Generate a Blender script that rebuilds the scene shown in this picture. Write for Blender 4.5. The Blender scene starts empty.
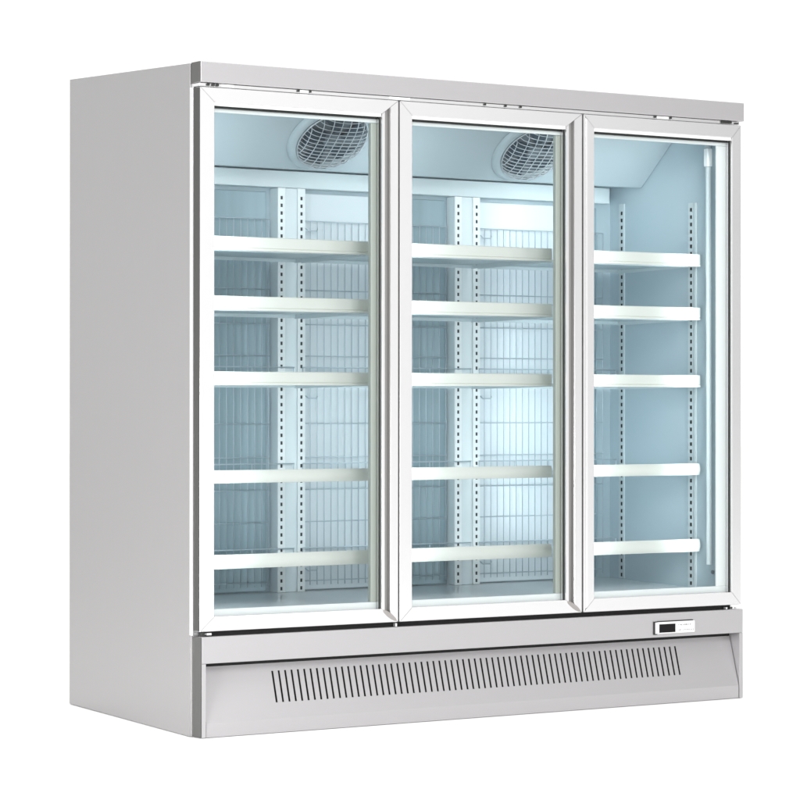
import bpy, bmesh, math, random
from mathutils import Vector, Matrix
random.seed(4)
S = bpy.context.scene
COL = S.collection

# ------------------------------------------------------------------ materials
def mat(name, col, rough=.4, metal=0., spec=.5, emit=None, es=0., bump=None, vary=None, coat=0.):
    m = bpy.data.materials.new(name); m.use_nodes = True
    nt = m.node_tree; b = nt.nodes['Principled BSDF']
    b.inputs['Base Color'].default_value = (*col, 1)
    b.inputs['Roughness'].default_value = rough
    b.inputs['Metallic'].default_value = metal
    b.inputs['Specular IOR Level'].default_value = spec
    b.inputs['Coat Weight'].default_value = coat
    if emit:
        b.inputs['Emission Color'].default_value = (*emit, 1)
        b.inputs['Emission Strength'].default_value = es
    if vary:      # slight procedural mottling of colour / roughness along a brushed direction
        sc, amt = vary
        tc = nt.nodes.new('ShaderNodeTexCoord'); mp = nt.nodes.new('ShaderNodeMapping')
        mp.inputs['Scale'].default_value = sc
        nz = nt.nodes.new('ShaderNodeTexNoise'); nz.inputs['Scale'].default_value = 1; nz.inputs['Detail'].default_value = 5
        nt.links.new(tc.outputs['Object'], mp.inputs[0]); nt.links.new(mp.outputs[0], nz.inputs[0])
        mx = nt.nodes.new('ShaderNodeMix'); mx.data_type = 'RGBA'
        mx.inputs[6].default_value = (*[c*(1-amt) for c in col], 1); mx.inputs[7].default_value = (*[min(1, c*(1+amt)) for c in col], 1)
        nt.links.new(nz.outputs[0], mx.inputs[0]); nt.links.new(mx.outputs[2], b.inputs['Base Color'])
        mr = nt.nodes.new('ShaderNodeMapRange'); mr.inputs[3].default_value = rough*.85; mr.inputs[4].default_value = rough*1.15
        nt.links.new(nz.outputs[0], mr.inputs[0]); nt.links.new(mr.outputs[0], b.inputs['Roughness'])
        if bump:
            bp = nt.nodes.new('ShaderNodeBump'); bp.inputs['Strength'].default_value = bump; bp.inputs['Distance'].default_value = .001
            nt.links.new(nz.outputs[0], bp.inputs['Height']); nt.links.new(bp.outputs[0], b.inputs['Normal'])
    return m

M = {}
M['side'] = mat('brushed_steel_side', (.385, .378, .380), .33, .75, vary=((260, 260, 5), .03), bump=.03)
M['steel'] = mat('satin_steel', (.475, .465, .475), .36, .5, vary=((4, 200, 220), .015), bump=.02)
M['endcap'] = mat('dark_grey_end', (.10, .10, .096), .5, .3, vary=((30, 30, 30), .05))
M['alu'] = mat('bright_aluminium', (.80, .792, .80), .24, .82, vary=((3, 3, 3), .01))
M['frost'] = mat('white_plastic_trim', (.94, .96, .955), .35, vary=((6, 6, 6), .01))
M['gasket'] = mat('black_rubber', (.02, .022, .02), .6)
M['black'] = mat('black_void', (.006, .006, .006), .8)
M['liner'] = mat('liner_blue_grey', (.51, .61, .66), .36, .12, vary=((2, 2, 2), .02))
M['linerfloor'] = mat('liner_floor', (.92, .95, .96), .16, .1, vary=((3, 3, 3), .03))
M['evap'] = mat('evaporator_cover', (.50, .575, .61), .4, .1, vary=((2, 2, 2), .02))
M['duct'] = mat('duct_strip', (.72, .79, .81), .4, vary=((4, 4, 4), .02))
M['back'] = mat('pale_back_panel', (.78, .84, .875), .3, .1, vary=((1.5, 1.5, 1.5), .03))
M['dark'] = mat('back_panel_shaded', (.34, .45, .50), .3, .45, vary=((22, 2, .3), .22))  # dim end of the back panels: shade and reflection streaks put into the colour
M['strip'] = mat('white_strip', (.93, .96, .96), .4, vary=((20, 20, 20), .02))
M['dooredge'] = mat('dark_door_edge', (.055, .055, .053), .5, .2)
M['deck'] = mat('shelf_sheet', (.62, .70, .73), .35, .1, vary=((7, 7, 7), .03))
M['slot'] = mat('slot_grey', (.05, .06, .065), .6)
M['gripend'] = mat('grip_end_grey', (.34, .32, .31), .45, .2)
M['grip'] = mat('grip_grey', (.34, .335, .33), .45, .3, vary=((9, 9, 9), .03))
M['post'] = mat('white_upright', (.78, .84, .86), .4, vary=((20, 20, 20), .02))
M['rail'] = mat('grey_upright', (.66, .73, .75), .4, .1, vary=((20, 20, 20), .02))
M['wire'] = mat('coated_wire', (.55, .63, .68), .35, .15, vary=((9, 9, 9), .03))
M['ticket'] = mat('price_rail_white', (.70, .71, .665), .3, vary=((5, 5, 5), .01), coat=.3)
M['mullion'] = mat('mullion_grey_green', (.56, .59, .53), .4, .1, vary=((9, 9, 3), .02))
M['fanwire'] = mat('fan_guard_wire', (.64, .67, .70), .35, .4)
M['fanblade'] = mat('fan_blade_dark', (.05, .07, .09), .3)
M['grille'] = mat('fan_well', (.17, .20, .22), .5)
M['bezel'] = mat('controller_white', (.85, .85, .85), .3)
M['screen'] = mat('display_black', (.008, .007, .008), .35, spec=.15)
M['ink'] = mat('grey_ink', (.30, .30, .31), .5)
M['led'] = mat('led_diffuser', (.66, .73, .74), .35, emit=(.85, .97, 1.), es=.14)
M['ledcap'] = mat('led_end_cap', (.9, .92, .92), .4, emit=(.9, 1, 1), es=.15)
M['floor'] = mat('white_studio_floor', (.925, .925, .92), .6, spec=.2, vary=((1, 1, 1), .004))

def glass(name, tint, refl):
    m = bpy.data.materials.new(name); m.use_nodes = True; nt = m.node_tree
    for n in list(nt.nodes): nt.nodes.remove(n)
    o = nt.nodes.new('ShaderNodeOutputMaterial'); t = nt.nodes.new('ShaderNodeBsdfTransparent'); g = nt.nodes.new('ShaderNodeBsdfGlossy')
    t.inputs[0].default_value = (*tint, 1); g.inputs['Roughness'].default_value = .02
    f = nt.nodes.new('ShaderNodeFresnel'); f.inputs[0].default_value = refl
    mx = nt.nodes.new('ShaderNodeMixShader')
    nt.links.new(f.outputs[0], mx.inputs[0]); nt.links.new(t.outputs[0], mx.inputs[1]); nt.links.new(g.outputs[0], mx.inputs[2])
    nt.links.new(mx.outputs[0], o.inputs[0])
    return m
M['glass'] = glass('door_glass', (.978, .99, .992), 1.2)

# ------------------------------------------------------------------ mesh builder
class MB:
    def __init__(s): s.v = []; s.f = []; s.m = []; s.mi = 0
    def poly(s, pts, faces):
        n = len(s.v); s.v += [tuple(p) for p in pts]
        for f in faces: s.f.append([n+i for i in f]); s.m.append(s.mi)
        return s
    def box(s, x0, x1, y0, y1, z0, z1):
        P = [(x0,y0,z0),(x1,y0,z0),(x1,y1,z0),(x0,y1,z0),(x0,y0,z1),(x1,y0,z1),(x1,y1,z1),(x0,y1,z1)]
        return s.poly(P, [(0,3,2,1),(4,5,6,7),(0,1,5,4),(1,2,6,5),(2,3,7,6),(3,0,4,7)])
    def loft(s, A, B):          # two matching closed outlines
        n = len(A)
        return s.poly(list(A)+list(B), [tuple(range(n))[::-1], tuple(range(n, 2*n))] +
                      [(i, (i+1) % n, n+(i+1) % n, n+i) for i in range(n)])
    def tube(s, pts, r, n=6, closed=False):
        pts = [Vector(p) for p in pts]; k = len(pts); rings = []
        for i, p in enumerate(pts):
            if closed: d = pts[(i+1) % k]-pts[i-1]
            else: d = pts[min(i+1, k-1)]-pts[max(i-1, 0)]
            d.normalize(); a = d.orthogonal() if abs(d.z) > .9 or True else None
            ref = Vector((0, 0, 1)) if abs(d.z) < .8 else Vector((1, 0, 0))
            a = d.cross(ref).normalized(); b = d.cross(a).normalized()
            rings.append([p+a*r*math.cos(2*math.pi*j/n)+b*r*math.sin(2*math.pi*j/n) for j in range(n)])
        P = [q for R in rings for q in R]; F = []
        for i in range(k if closed else k-1):
            i2 = (i+1) % k
            for j in range(n): F.append((i*n+j, i*n+(j+1) % n, i2*n+(j+1) % n, i2*n+j))
        if not closed: F += [tuple(range(n))[::-1], tuple((k-1)*n+j for j in range(n))]
        return s.poly(P, F)
    def build(s, name, mats, parent=None, bevel=0, smooth=False, label=None):
        me = bpy.data.meshes.new(name); me.from_pydata(s.v, [], s.f)
        for m in (mats if isinstance(mats, (list, tuple)) else [mats]): me.materials.append(m)
        for p, i in zip(me.polygons, s.m): p.material_index = i; p.use_smooth = smooth
        bm = bmesh.new(); bm.from_mesh(me); bmesh.ops.recalc_face_normals(bm, faces=bm.faces); bm.to_mesh(me); bm.free()
        o = bpy.data.objects.new(name, me); COL.objects.link(o)
        if parent: o.parent = parent
        if bevel:
            b = o.modifiers.new('edge', 'BEVEL'); b.width = bevel; b.segments = 2; b.limit_method = 'ANGLE'; b.angle_limit = math.radians(40)
        if label: o['label'] = label
        return o

LIFT = .0347                                    # rise of the chassis (and of the ground) per metre towards the back
def up(y): return max(0, (y-.05))*LIFT

fridge = bpy.data.objects.new('display_fridge', None); COL.objects.link(fridge)
fridge['label'] = 'three-door upright glass display fridge in silver grey steel with white-framed doors and empty shelves'
fridge['category'] = 'display fridge'
BW, BD, BH = 1.88, .757, 1.80

# ------------------------------------------------------------------ outer shell
def side(x0, x1, name, bev=.0015):
    A = [(x0, .05, 0), (x0, BD, up(BD)), (x0, BD, BH-.002+up(BD)), (x0, .05, BH-.002)]
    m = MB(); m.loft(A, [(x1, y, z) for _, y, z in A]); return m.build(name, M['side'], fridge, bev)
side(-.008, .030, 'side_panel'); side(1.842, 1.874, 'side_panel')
m = MB()                                        # roof and rear wall as one folded sheet
m.loft([(.031, .052, 1.770), (.031, .60, 1.785), (.031, .60, .1), (.031, BD-.002, .1), (.031, BD-.002, BH-.004+up(BD)), (.031, .052, BH-.004)],
       [(1.841, .052, 1.770), (1.841, .60, 1.785), (1.841, .60, .1), (1.841, BD-.002, .1), (1.841, BD-.002, BH-.004+up(BD)), (1.841, .052, BH-.004)])
m.build('rear_shell', M['side'], fridge)
m = MB(); m.box(.031, 1.841, .06, .598, .05, .285); m.build('machine_compartment', M['black'], fridge)

m = MB(); m.box(-.0088, -.0048, .0315, .0496, .2705, 1.7325); m.build('edge_trim', M['alu'], fridge, .0006, label='bright strip along the front edge of the side panel')
for x0_, x1_ in ((-.0045, .0300), (1.8425, 1.8735)):
    m = MB(); m.box(x0_, x1_, .0462 if x0_ < 1 else .047, .0496, .001 if x0_ < 1 else .27, 1.7330); m.build('panel_edge', M['alu'], fridge, .0005)
# cornice: front band with its dark end
m = MB(); m.box(-.003, 1.882, 0, .052, 1.744, 1.80)
m.build('cornice', M['steel'], fridge, .002)
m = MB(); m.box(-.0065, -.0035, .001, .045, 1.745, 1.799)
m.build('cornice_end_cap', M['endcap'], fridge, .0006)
# hinge rail under it
hr = MB(); hr.box(-.004, 1.868, .006, .052, 1.7335, 1.7425); HR = hr.build('hinge_rail', M['alu'], fridge, .0008)
def bits(name, lst, material, parent, bev=.0006):
    b = MB()
    for (x0, x1, y0, y1, z0, z1) in lst: b.box(x0, x1, y0, y1, z0, z1)
    return b.build(name, material, parent, bev)
for xa in (.018, .033, .046): bits('hinge_clip', [(xa, xa+.008, .001, .0065, 1.7355, 1.7415)], M['gasket'], HR)
for xa in (.300, .338, .921, .993, 1.046, 1.538, 1.597): bits('hinge_clip', [(xa, xa+.006, .001, .0065, 1.7365, 1.7415)], M['gasket'], HR)
bits('hinge_clip', [(1.795, 1.835, .001, .0065, 1.735, 1.742)], M['gasket'], HR); bits('hinge_clip', [(1.848, 1.862, .0015, .0065, 1.735, 1.739)], M['gasket'], HR)
bits('hinge_cover', [(.308, .336, .003, .0062, 1.7345, 1.742)], M['frost'], HR)
bits('hinge_cover', [(.062, .100, .003, .0062, 1.7345, 1.742)], M['frost'], HR)
bits('hinge_cover', [(.600, .668, .003, .0062, 1.7345, 1.742)], M['frost'], HR)
bits('hinge_cover', [(1.548, 1.592, .003, .0062, 1.7345, 1.742)], M['frost'], HR)

# ------------------------------------------------------------------ base
m = MB(); m.box(.002, 1.878, 0, .055, .197, .2685)
BB = m.build('base_band', M['steel'], fridge, .0015)
for x0, x1 in ((.002, .0145), (1.8655, 1.878)):
    m = MB(); m.box(x0, x1, 0, .055, 0, .1965); m.build('base_side_frame', M['steel'], fridge, .001)
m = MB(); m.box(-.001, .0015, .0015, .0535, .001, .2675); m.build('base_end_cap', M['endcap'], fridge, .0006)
# kick panel: slotted inclined sheet, upright strip at its foot
X0, X1 = .0165, 1.8635
yT, zT, yB, zB = .046, .1845, .003, .038
def kp(t, x, d=0): return (x, yB+(yT-yB)*t+d, zB+(zT-zB)*t)
t0, t1 = (.080-zB)/(zT-zB), (.1635-zB)/(zT-zB)
N = 70; xs0, xs1 = .243, 1.646; pitch = (xs1-xs0)/(N-1); sw = .0062
m = MB(); rows = [0, t0, t1, 1.0]
cuts = [X0]
for i in range(N): c = xs0+pitch*i; cuts += [c-sw/2, c+sw/2]
cuts.append(X1)
for r in range(3):
    for i in range(len(cuts)-1):
        if r == 1 and i % 2 == 1:
            a, b = cuts[i], cuts[i+1]; d = .0016          # slot returns give the sheet its thickness
            m.poly([kp(t0, a), kp(t1, a), kp(t1, a, d), kp(t0, a, d)], [(0,1,2,3)])
            m.poly([kp(t0, b), kp(t1, b), kp(t1, b, d), kp(t0, b, d)], [(0,1,2,3)])
            continue
        m.poly([kp(rows[r], cuts[i]), kp(rows[r], cuts[i+1]), kp(rows[r+1], cuts[i+1]), kp(rows[r+1], cuts[i])], [(0,1,2,3)])
m.box(X0, X1, .003, .006, 0, zB)
m.build('kick_panel', M['steel'], fridge)
m = MB(); m.loft([(X0, yB+.008, zB), (X0, yT+.006, zT), (X0, yT+.007, .1962), (X0, .0595, .1962), (X0, .0595, zB)], [(X1, yB+.008, zB), (X1, yT+.006, zT), (X1, yT+.007, .1962), (X1, .0595, .1962), (X1, .0595, zB)])
m.box(X0, X1, .0472, .0492, .1815, .1963)  # black strip stands in for the shade under the band lip
m.build('louvre_lip_shade', M['black'], fridge)
# black strip standing in for the shade between doors and base
m = MB(); m.box(.031, 1.841, .016, .055, .2688, .2835); m.build('sill_gap_shade', M['black'], fridge)
bits('lower_hinge', [(.004, .012, .004, .015, .2688, .281)], M['gasket'], fridge)
bits('lower_hinge', [(.017, .032, .001, .012, .2725, .2785)], M['alu'], fridge)
bits('lower_hinge', [(1.838, 1.846, .001, .012, .270, .276), (1.850, 1.857, .002, .012, .271, .275)], M['alu'], fridge)
bits('lower_hinge', [(1.812, 1.818, .001, .012, .270, .276)], M['alu'], fridge)
bits('lower_hinge', [(.618, .624, .001, .012, .2695, .279)], M['alu'], fridge)

# controller
ctl = MB(); ctl.box(1.536, 1.688, -.004, .0, .2075, .2425); CT = ctl.build('controller', M['bezel'], fridge, .0025)
m = MB(); m.box(1.531, 1.545, -.0035, 0, .2055, .2445); m.box(1.545, 1.682, -.0030, 0, .2425, .2455); m.build('controller_shadow', M['gasket'], CT, .001)  # black pieces stand in for the shadow along the bezel
m = MB(); m.box(1.551, 1.612, -.0052, -.0041, .211, .236); m.build('display', M['screen'], CT, .0006)
m = MB(); rnd = random.Random(3)
for zc, x, xe, h in ((.2315, 1.624, 1.672, .0042), (.2165, 1.624, 1.684, .0034)):
    while x < xe:
        w = rnd.choice((.0018, .003, .0042)); 
        m.box(x, x+w, -.0046, -.0041, zc-h/2+rnd.uniform(0, .001), zc+h/2-rnd.uniform(0, .001)); x += w+rnd.choice((.0014, .0022, .004))
m.build('controller_print', M['ink'], CT)

# ------------------------------------------------------------------ interior
XL, XR, YB = .032, 1.835, .598
def fl(y): return .3195+.0305*(y-.08)            # liner floor
m = MB()
m.poly([(XL, .036, 1.744), (XR, .036, 1.744), (XR, YB, 1.758), (XL, YB, 1.758)], [(0,1,2,3)])
m.poly([(XL, .036, .30), (XL, YB, .30), (XL, YB, 1.758), (XL, .036, 1.744)], [(0,1,2,3)])
m.poly([(XR, .036, .30), (XR, YB, .30), (XR, YB, 1.758), (XR, .036, 1.744)], [(0,1,2,3)])
m.poly([(XL, YB, .30), (XR, YB, .30), (XR, YB, 1.758), (XL, YB, 1.758)], [(0,1,2,3)])
m.build('inner_liner', M['liner'], fridge)
m = MB(); m.poly([(XL, .036, fl(.036)), (XR, .036, fl(.036)), (XR, YB-.001, fl(YB)), (XL, YB-.001, fl(YB))], [(0,1,2,3)])
m.poly([(XL, .036, fl(.036)), (XR, .036, fl(.036)), (XR, .036, .286), (XL, .036, .286)], [(0,1,2,3)])
m.build('liner_floor', M['linerfloor'], fridge)
# front flange round the opening
for z0_, z1_ in ((.286, .3385), (1.669, 1.7325)):
    m = MB(); m.box(.031, 1.841, .030, .0350, z0_, z1_); m.build('opening_trim', M['frost'], fridge, .001)
m = MB(); m.box(1.7975, 1.841, .0302, .0348, .3388, 1.6685); m.build('opening_trim', M['frost'], fridge, .001)
for xc in (.634, 1.2735):
    m = MB(); m.box(xc-.079, xc+.050, .030, .045, .3390, 1.6685)
    mu = m.build('mullion', M['mullion'], fridge, .002)

# evaporator cover
xa, xb = XL+.002, XR-.001
P = [(.436, 1.568), (.222, 1.752), (.596, 1.757), (.596, 1.581)]
m = MB(); m.loft([(xa, y, z) for y, z in P], [(xb, y, z) for y, z in P])
EV = m.build('evaporator_cover', M['evap'], fridge, .003)
m = MB(); m.box(xa, 1.797, .553, .5965, 1.524, 1.5735); m.build('air_duct_strip', M['duct'], fridge, .002)

# fans on the inclined face
U = Vector((0, -.758, .652)).normalized(); Nn = Vector((0, -.652, -.758)).normalized(); Xa = Vector((1, 0, 0))
FC0 = Vector((0, .436, 1.568))+U*.137
def fan(xc):
    root = bpy.data.objects.new('evaporator_fan', None); COL.objects.link(root); root.parent = fridge
    C = FC0+Vector((xc, 0, 0))
    def P(r, a, h): return C+Xa*r*math.cos(a)+U*r*math.sin(a)+Nn*h
    n = 64; prof = [(.134, .001), (.131, .009), (.124, .015), (.115, .017), (.109, .015), (.107, .002)]
    m = MB(); pts = [P(r, 2*math.pi*i/n, h) for i in range(n) for r, h in prof]; k = len(prof)
    F = [(i*k+j, i*k+j+1, ((i+1) % n)*k+j+1, ((i+1) % n)*k+j) for i in range(n) for j in range(k-1)]
    m.poly(pts, F); m.build('fan_ring', M['evap'], root, smooth=True)
    m = MB(); m.poly([P(.1075, 2*math.pi*i/n, .002) for i in range(n)], [tuple(range(n))]); m.build('fan_well', M['grille'], root)
    for b in range(5):                           # blades
        a = 2*math.pi*b/5+.3; m = MB(); pts = []
        for i in range(7):
            t = i/6; r = .025+.074*t
            for s_, hh in ((-1, .007), (1, .016)):
                pts.append(P(r, a+s_*(.42-.08*t)+.35*t, hh))
        m.poly(pts, [(2*i, 2*i+1, 2*i+3, 2*i+2) for i in range(6)]); m.build('fan_blade', M['fanblade'], root, smooth=True)
    m = MB(); m.loft([P(.028, 2*math.pi*i/24, .004) for i in range(24)], [P(.025, 2*math.pi*i/24, .019) for i in range(24)]); m.build('fan_hub', M['grille'], root)
    R = .108; D = .030
    def dome(u, v): rr = (u*u+v*v)/(R*R); return C+Xa*u+U*v+Nn*(.016+D*math.sqrt(max(0, 1-rr**1.6)))
    m = MB()
    k = 16
    for i in range(k):                            # cross wires, close together
        v = R*(-1+2*(i+.5)/k); w = math.sqrt(max(0, R*R-v*v))
        m.tube([dome(-w+2*w*j/18, v) for j in range(19)], .0013, 5)
    for i in range(8):
        u = R*(-1+2*(i+.5)/8); w = math.sqrt(max(0, R*R-u*u))
        m.tube([dome(u, -w+2*w*j/18)+Nn*.002 for j in range(19)], .0014, 5)
    m.tube([P(R, 2*math.pi*i/48, .018) for i in range(48)], .0022, 6, True)
    m.build('fan_guard', M['fanwire'], root, smooth=True)
    return root
fan(.612); fan(1.332)

# slotted uprights
def slotted(mb, o, eu, ew, en, z0, z1, w, sw_, sh, pit, dep=.003, zc0=None):
    """strip of width w (along eu) from z0 to z1 with punched slots; o = centre line point, en = outward"""
    def q(a, z, d=0): v = Vector(o)+Vector(eu)*a+Vector(en)*d; return (v.x, v.y, z)
    z = z0+pit*.5; zs = [z0]
    while z+sh/2 < z1-pit*.3: zs += [z-sh/2, z+sh/2]; z += pit
    zs.append(z1); xs = [-w/2, -sw_/2, sw_/2, w/2]
    mb.mi = 0
    for i in range(len(zs)-1):
        for j in range(3):
            if j == 1 and i % 2 == 1: continue
            mb.poly([q(xs[j], zs[i]), q(xs[j+1], zs[i]), q(xs[j+1], zs[i+1]), q(xs[j], zs[i+1])], [(0,1,2,3)])
    for a in (-w/2, w/2): mb.poly([q(a, z0), q(a, z1), q(a, z1, -dep*1.6), q(a, z0, -dep*1.6)], [(0,1,2,3)])
    mb.mi = 1
    mb.poly([q(-sw_/2-.001, z0+.002, -dep), q(sw_/2+.001, z0+.002, -dep), q(sw_/2+.001, z1-.002, -dep), q(-sw_/2-.001, z1-.002, -dep)], [(0,1,2,3)])
    mb.mi = 0
Z0u, Z1u = fl(.55)+.001, 1.523
for xc in (.6145, 1.2455):
    m = MB(); m.box(xc-.0465, xc+.0465, .556, .5965, Z0u, Z1u); PO = m.build('rear_post', M['post'], fridge, .0015)
    for d in (-.0345, .034):
        m = MB(); slotted(m, (xc+d, .550, 0), (1, 0, 0), None, (0, -1, 0), Z0u, Z1u, .025, .0075, .0100, .0225)
        m.build('slotted_upright', [M['strip'], M['slot']], PO)
for yc, zb, zt in ((.535, fl(.535)+.002, 1.524), (.190, fl(.19)+.004, 1.507)):
    m = MB(); slotted(m, (XR-.004, yc, 0), (0, 1, 0), None, (-1, 0, 0), zb, zt, .026, .010, .0115, .0225, .003)
    m.build('slotted_upright', [M['rail'], M['black']], fridge)
m = MB(); m.box(XR-.006, XR-.0005, .163, .174, fl(.17)+.004, 1.507); m.build('upright_flange', M['rail'], fridge, .001)

# back panels
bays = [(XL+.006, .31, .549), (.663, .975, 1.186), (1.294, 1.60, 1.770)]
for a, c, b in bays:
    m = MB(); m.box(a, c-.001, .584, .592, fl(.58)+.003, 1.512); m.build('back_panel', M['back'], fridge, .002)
    m = MB(); m.box(c+.001, b, .586, .5935, fl(.58)+.003, 1.512); m.build('shaded_back_panel', M['dark'], fridge, .002, label='dim end of the pale back panel, its shade put into a darker blue-grey')
# wire grids
ZH = [1.430, 1.316, 1.225, 1.123, 1.030, .830, .731, .635, .540, .462, .365]
for a, b in ((.05, .549), (.668, 1.180), (1.300, 1.785)):
    m = MB(); y = .572; n = int(round((b-a)/.0242))
    for i in range(n+1):
        x = a+(b-a)*i/n
        m.tube([(x, y, 1.43), (x, y, .352)], .00135, 6)
    for z in ZH: m.tube([(a, y-.0025, z), (b, y-.0025, z)], .0016, 6)
    m.build('wire_grid', M['wire'], fridge, smooth=True)
    for z in (1.40, .905, .395):                  # small fixing hooks
        h = MB(); h.tube([(a+.004, y-.006, z+.008), (a+.012, y-.01, z), (a+.040, y-.01, z), (a+.046, y-.006, z+.006)], .002, 6)
        h.build('grid_hook', M['wire'], fridge, smooth=True)

# shelves
ZS = [(1.3465, 1.3085, 'f'), (1.1835, 1.1445, 'f'), (.977, .940, 'f'), (.707, .6715, 'r'), (.4765, .4375, 'r')]
SX = [(.040, .628), (.640, 1.262), (1.276, 1.826)]
def shelf(a, b, zt, zb, kind):
    yf, yr = .150, .540; zd = zb+.006
    m = MB(); m.box(a+.002, b-.002, yf-.001, yr, zd, zd+.0025)
    m.box(a+.002, b-.002, yr-.0025, yr, zd-.010, zd-.0003); m.box(a+.002, b-.002, yf+.04, yf+.042, zd-.006, zd-.0003)
    dk = m.build('shelf', M['deck'], fridge, .0004)
    m = MB(); zr = {0: 1.316, 1: 1.198, 2: .996, 3: .713, 4: .464}[[q[0] for q in ZS].index(zt)]
    m.tube([(a+.008, yr+.004, zr), (b-.008, yr+.004, zr)], .0020, 6)
    for t in range(5):
        x = a+.010+(b-a-.02)*t/4; m.tube([(x, yr+.0045, min(zd, zr)), (x, yr+.0045, max(zr, zd+.004))], .0016, 6)
    m.build('rear_rail', M['wire'], dk, smooth=True)
    y0 = .1385
    m = MB()
    if kind == 'f':                               # flat ticket strip over a thin lower lip
        h = zt-zb
        pr = [(y0+.010, zt), (y0+.002, zt), (y0, zt-.002), (y0, zb+.0085), (y0+.0018, zb+.0078), (y0+.0018, zb+.0068), (y0-.001, zb+.0060), (y0-.001, zb), (y0+.010, zb), (y0+.0105, zb+.006)]
    else:                                         # rounded strip
        pr = [(y0+.010, zt)]+[(y0+.0045-.0055*math.sin(math.pi*(t)), zt-(zt-zb)*t) for t in [i/10 for i in range(11)]]+[(y0+.010, zb)]
    m.loft([(a, y, z) for y, z in pr], [(b, y, z) for y, z in pr])
    m.build('price_rail', M['ticket'], dk, .0008)
    for x in (a+.004, b-.007):
        m = MB(); A = [(x, .1495, zd-.001), (x, .545, zd-.001), (x, .545, zd-.012), (x, .1495, zd-.006)]
        m.loft(A, [(x+.003, y, z) for _, y, z in A]); m.build('shelf_bracket', M['rail'], dk)
for a, b in SX:
    for zt, zb, k in ZS: shelf(a, b, zt, zb, k)

# light strip on the right wall, screw under it
m = MB(); m.tube([(XR-.010, .100, 1.61), (XR-.010, .095, .40)], .0085, 16); LT = m.build('led_tube', M['led'], fridge, smooth=True)
m = MB(); m.box(XR-.020, XR-.001, .091, .110, 1.612, 1.666); m.build('led_end_cap', M['ledcap'], LT, .002)
m = MB(); m.tube([(XR-.012, .100, 1.668), (XR-.012, .100, 1.682)], .010, 12); m.build('led_socket', M['rail'], LT)
m = MB(); m.tube([(XR-.004, .088, .377), (XR-.0005, .088, .377)], .006, 14); m.build('liner_screw', M['grille'], fridge)

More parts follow.
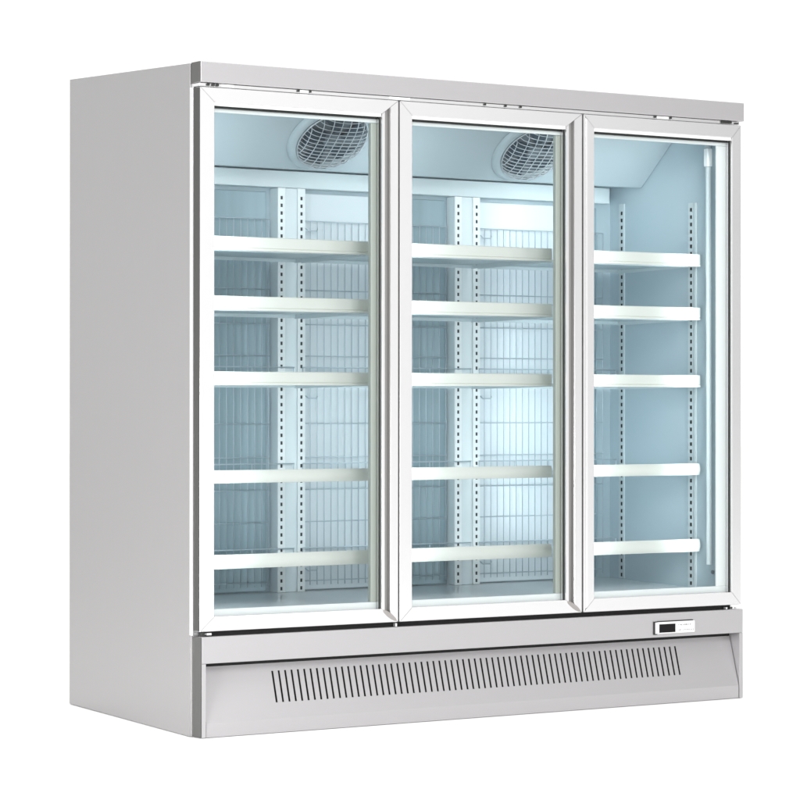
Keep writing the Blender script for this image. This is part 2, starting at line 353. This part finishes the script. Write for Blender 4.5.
# ------------------------------------------------------------------ doors
def door(x0, x1, wl, wr, handle):
    root = bpy.data.objects.new('glass_door', None); COL.objects.link(root); root.parent = fridge
    root.location = (x0, .02, .282)
    def fix(o): o.parent = root; o.matrix_parent_inverse = Matrix.Translation(-root.location); return o
    zo0, zo1 = .2825, 1.7315; zi0, zi1 = .3205, 1.6925; D = .0260
    g = .0006
    m = MB()
    # rails (cross-section in Y,Z extruded along X with mitred ends)
    def rail(zo, zi):
        s = 1 if zi > zo else -1
        pr = [(zo, .0012), (zo+s*.0012, 0), (zi-s*.001, 0), (zi, .001), (zi, D*.35), (zi+s*.0, D), (zo, D)]
        A = [(x0+wl*abs(z-zo)/abs(zi-zo)+g, y, z) for z, y in pr]; B = [(x1-wr*abs(z-zo)/abs(zi-zo)-g, y, z) for z, y in pr]
        m.loft(A, B)
    rail(zo0, zi0); rail(zo1, zi1)
    def stile(xo, xi, grooved):
        s = 1 if xi > xo else -1; w = abs(xi-xo)
        if not grooved: pr = [(0, .0012), (.0012, 0), (w-.001, 0), (w, .001), (w, D), (0, D)]
        elif s < 0: pr = [(0, .0012), (.0012, -.0005), (w*.47, -.0005), (w*.485, .001), (w*.50, .0145), (w*.76, .0150), (w*.80, .012), (w*.82, .001), (w*.84, 0), (w-.001, 0), (w, .001), (w, D), (0, D)]
        else: pr = [(0, .0012), (.0012, 0), (w*.14, 0), (w*.22, .004), (w*.26, .004), (w*.36, 0), (w-.001, 0), (w, .001), (w, D), (0, D)]
        f = lambda d: d/w
        A = [(xo+s*d, y, zo0+(zi0-zo0)*f(d)+g) for d, y in pr]; B = [(xo+s*d, y, zo1-(zo1-zi1)*f(d)-g) for d, y in pr]
        m.loft(A, B)
    stile(x0, x0+wl, handle == 'L'); stile(x1, x1-wr, handle == 'R')
    fix(m.build('door_frame', M['alu'], None))
    if handle == 'R':
        w = wr; pr = [(w*.478, .0012), (w*.492, .0150), (w*.80, .0150), (w*.808, .0055), (w*.795, .0115), (w*.77, .0140), (w*.512, .0135), (w*.496, .0012)]
        m = MB(); m.loft([(x1-d, y, zo0+(zi0-zo0)*d/w+.001) for d, y in pr], [(x1-d, y, zo1-(zo1-zi1)*d/w-.001) for d, y in pr])
        fix(m.build('grip_shade_liner', M['grip'], None))  # grey liner carries the groove's shade in its colour
    m = MB(); gx0, gx1 = x0+wl-.003, x1-wr+.003
    m.box(gx0, gx1, .016, .020, zi0-.003, zi1+.003); fix(m.build('glass_pane', M['glass'], None))
    # black gasket lips inside the reveal
    m = MB(); t = .0105; a, b = x0+wl, x1-wr
    m.box(b-.0022, b-.0002, .0085, .0155, zi0, zi1); m.box(a+.0002, a+.0015, .0205, .0255, zi0, zi1)
    m.box(a+.002, b-.0025, .0208, .0285, zi1-.0135, zi1-.0008)
    fix(m.build('door_gasket', M['gasket'], None))
    m = MB(); m.box(a+.0002, b-.002, .0020, .0155, zi1-.0082, zi1-.0002); fix(m.build('glazing_bead', M['frost'], None, .0006))
    if x0 < .1:
        m = MB(); m.box(x0-.0018, x0-.0003, .0010, .0305, .284, 1.730); fix(m.build('door_edge', M['dooredge'], None, .0005))
    if handle == 'R':                             # oval grey end of the grip channel, on the mitre
        m = MB(); c = Vector((x1-wr*.52, -.0012, zo0+(zi0-zo0)*.50)); e1 = Vector((-wr*.40, 0, (zi0-zo0)*.40)); e2 = Vector((.0045, 0, .0048))
        A = [c+e1*math.cos(2*math.pi*i/28)+e2*math.sin(2*math.pi*i/28) for i in range(28)]
        m.loft([tuple(p) for p in A], [(p.x, .0008, p.z) for p in A]); fix(m.build('grip_end', M['gripend'], None, label='grey oval end of the grip channel'))
    return root
door(-.0045, .6268, .0440, .0535, 'R')
door(.6322, 1.2670, .041, .0565, 'R')
door(1.2735, 1.8705, .0385, .036, 'L')

# ------------------------------------------------------------------ ground: white studio sheet
m = MB(); ys = [-14, .05, 14]
def gz(y): return (y-.05)*LIFT if y > .05 else 0
for i in range(len(ys)-1):
    a, b = ys[i], ys[i+1]
    m.poly([(-16, a, gz(a)-.0015), (20, a, gz(a)-.0015), (20, b, gz(b)-.0015), (-16, b, gz(b)-.0015)], [(0,1,2,3)])
g = m.build('floor', M['floor']); g['kind'] = 'structure'; g['label'] = 'plain white studio floor under the fridge'

# ------------------------------------------------------------------ light
w = bpy.data.worlds.new('World'); S.world = w; w.use_nodes = True; nt = w.node_tree
bg = nt.nodes['Background']; tc = nt.nodes.new('ShaderNodeTexCoord')
def lobe(d, lo, hi, val):           # made-up world shading: soft dark directions added for the metal to reflect
    n = nt.nodes.new('ShaderNodeVectorMath'); n.operation = 'DOT_PRODUCT'; n.inputs[1].default_value = Vector(d).normalized()
    nt.links.new(tc.outputs['Generated'], n.inputs[0])
    r = nt.nodes.new('ShaderNodeMapRange'); r.interpolation_type = 'SMOOTHSTEP'
    r.inputs[1].default_value = lo; r.inputs[2].default_value = hi; r.inputs[3].default_value = 1; r.inputs[4].default_value = val
    nt.links.new(n.outputs['Value'], r.inputs[0]); return r.outputs[0]
def mul(a, b):
    n = nt.nodes.new('ShaderNodeMath'); n.operation = 'MULTIPLY'; nt.links.new(a, n.inputs[0])
    if hasattr(b, 'links'): nt.links.new(b, n.inputs[1])
    else: n.inputs[1].default_value = b
    return n.outputs[0]
v = mul(lobe((-1, .15, .0), .55, .98, .5), lobe((.966, -.26, 0), .72, .92, .05))
v = mul(v, 1.17)
nt.links.new(v, bg.inputs['Strength']); bg.inputs['Color'].default_value = (1, 1, .995, 1)

def area(name, loc, target, sx, sy, power, col=(1, 1, 1), parent=None, spread=180):
    l = bpy.data.lights.new(name, 'AREA'); l.shape = 'RECTANGLE'; l.size = sx; l.size_y = sy; l.energy = power; l.color = col; l.spread = math.radians(spread)
    o = bpy.data.objects.new(name, l); COL.objects.link(o); o.location = loc
    o.rotation_euler = (Vector(target)-Vector(loc)).to_track_quat('-Z', 'Y').to_euler()
    return o
area('softbox_lamp', (-.3, -4.1, 2.7), (1.0, 0, .8), 1.6, 1.0, 60)
area('side_fill_light', (-1.9, -.75, .45), (-.01, .20, .45), .8, .6, 42)  # added fill: gradient on the side panel, softer floor shadow beside it
area('overhead_fill_light', (.8, -.5, 5.0), (.8, -.5, 0), 5, 5, 125)  # added from above to whiten the floor and thin the contact shadow
cool = (.86, .965, 1.)
# tubes behind the left edge of every door and beside the right wall
for x in (.050, .660, 1.300): area('bay_tube_lamp', (x, .056, 1.0), (x+.36, .60, 1.0), .02, 1.28, 2.45, cool, spread=112)
area('bay_tube_lamp', (1.805, .056, 1.0), (1.56, .60, 1.0), .02, 1.28, 1.0, cool, spread=98)

# ------------------------------------------------------------------ camera
cam = bpy.data.cameras.new('camera'); co = bpy.data.objects.new('camera', cam); COL.objects.link(co); S.camera = co
f, sx, sy = 2793.36, -1.156, .401
yaw, pit, rol = .58478, .0012466, .00047326
fw = Vector((math.sin(yaw)*math.cos(pit), math.cos(yaw)*math.cos(pit), math.sin(pit)))
r = Vector((math.cos(yaw), -math.sin(yaw), 0)); u = r.cross(fw)
r2 = r*math.cos(rol)+u*math.sin(rol); u2 = -r*math.sin(rol)+u*math.cos(rol)
co.matrix_world = Matrix(((r2.x, u2.x, -fw.x, -3.65844), (r2.y, u2.y, -fw.y, -6.47571), (r2.z, u2.z, -fw.z, .88855), (0, 0, 0, 1)))
cam.sensor_width = 36; cam.sensor_fit = 'HORIZONTAL'; cam.lens = f/800*36; cam.shift_x = -sx/800; cam.shift_y = sy/800
cam.clip_start = .1; cam.clip_end = 200

vs = S.view_settings; vs.view_transform = 'Standard'; vs.look = 'None'; vs.gamma = 1; vs.exposure = 0
S.cycles.transparent_max_bounces = 16; S.cycles.max_bounces = 10
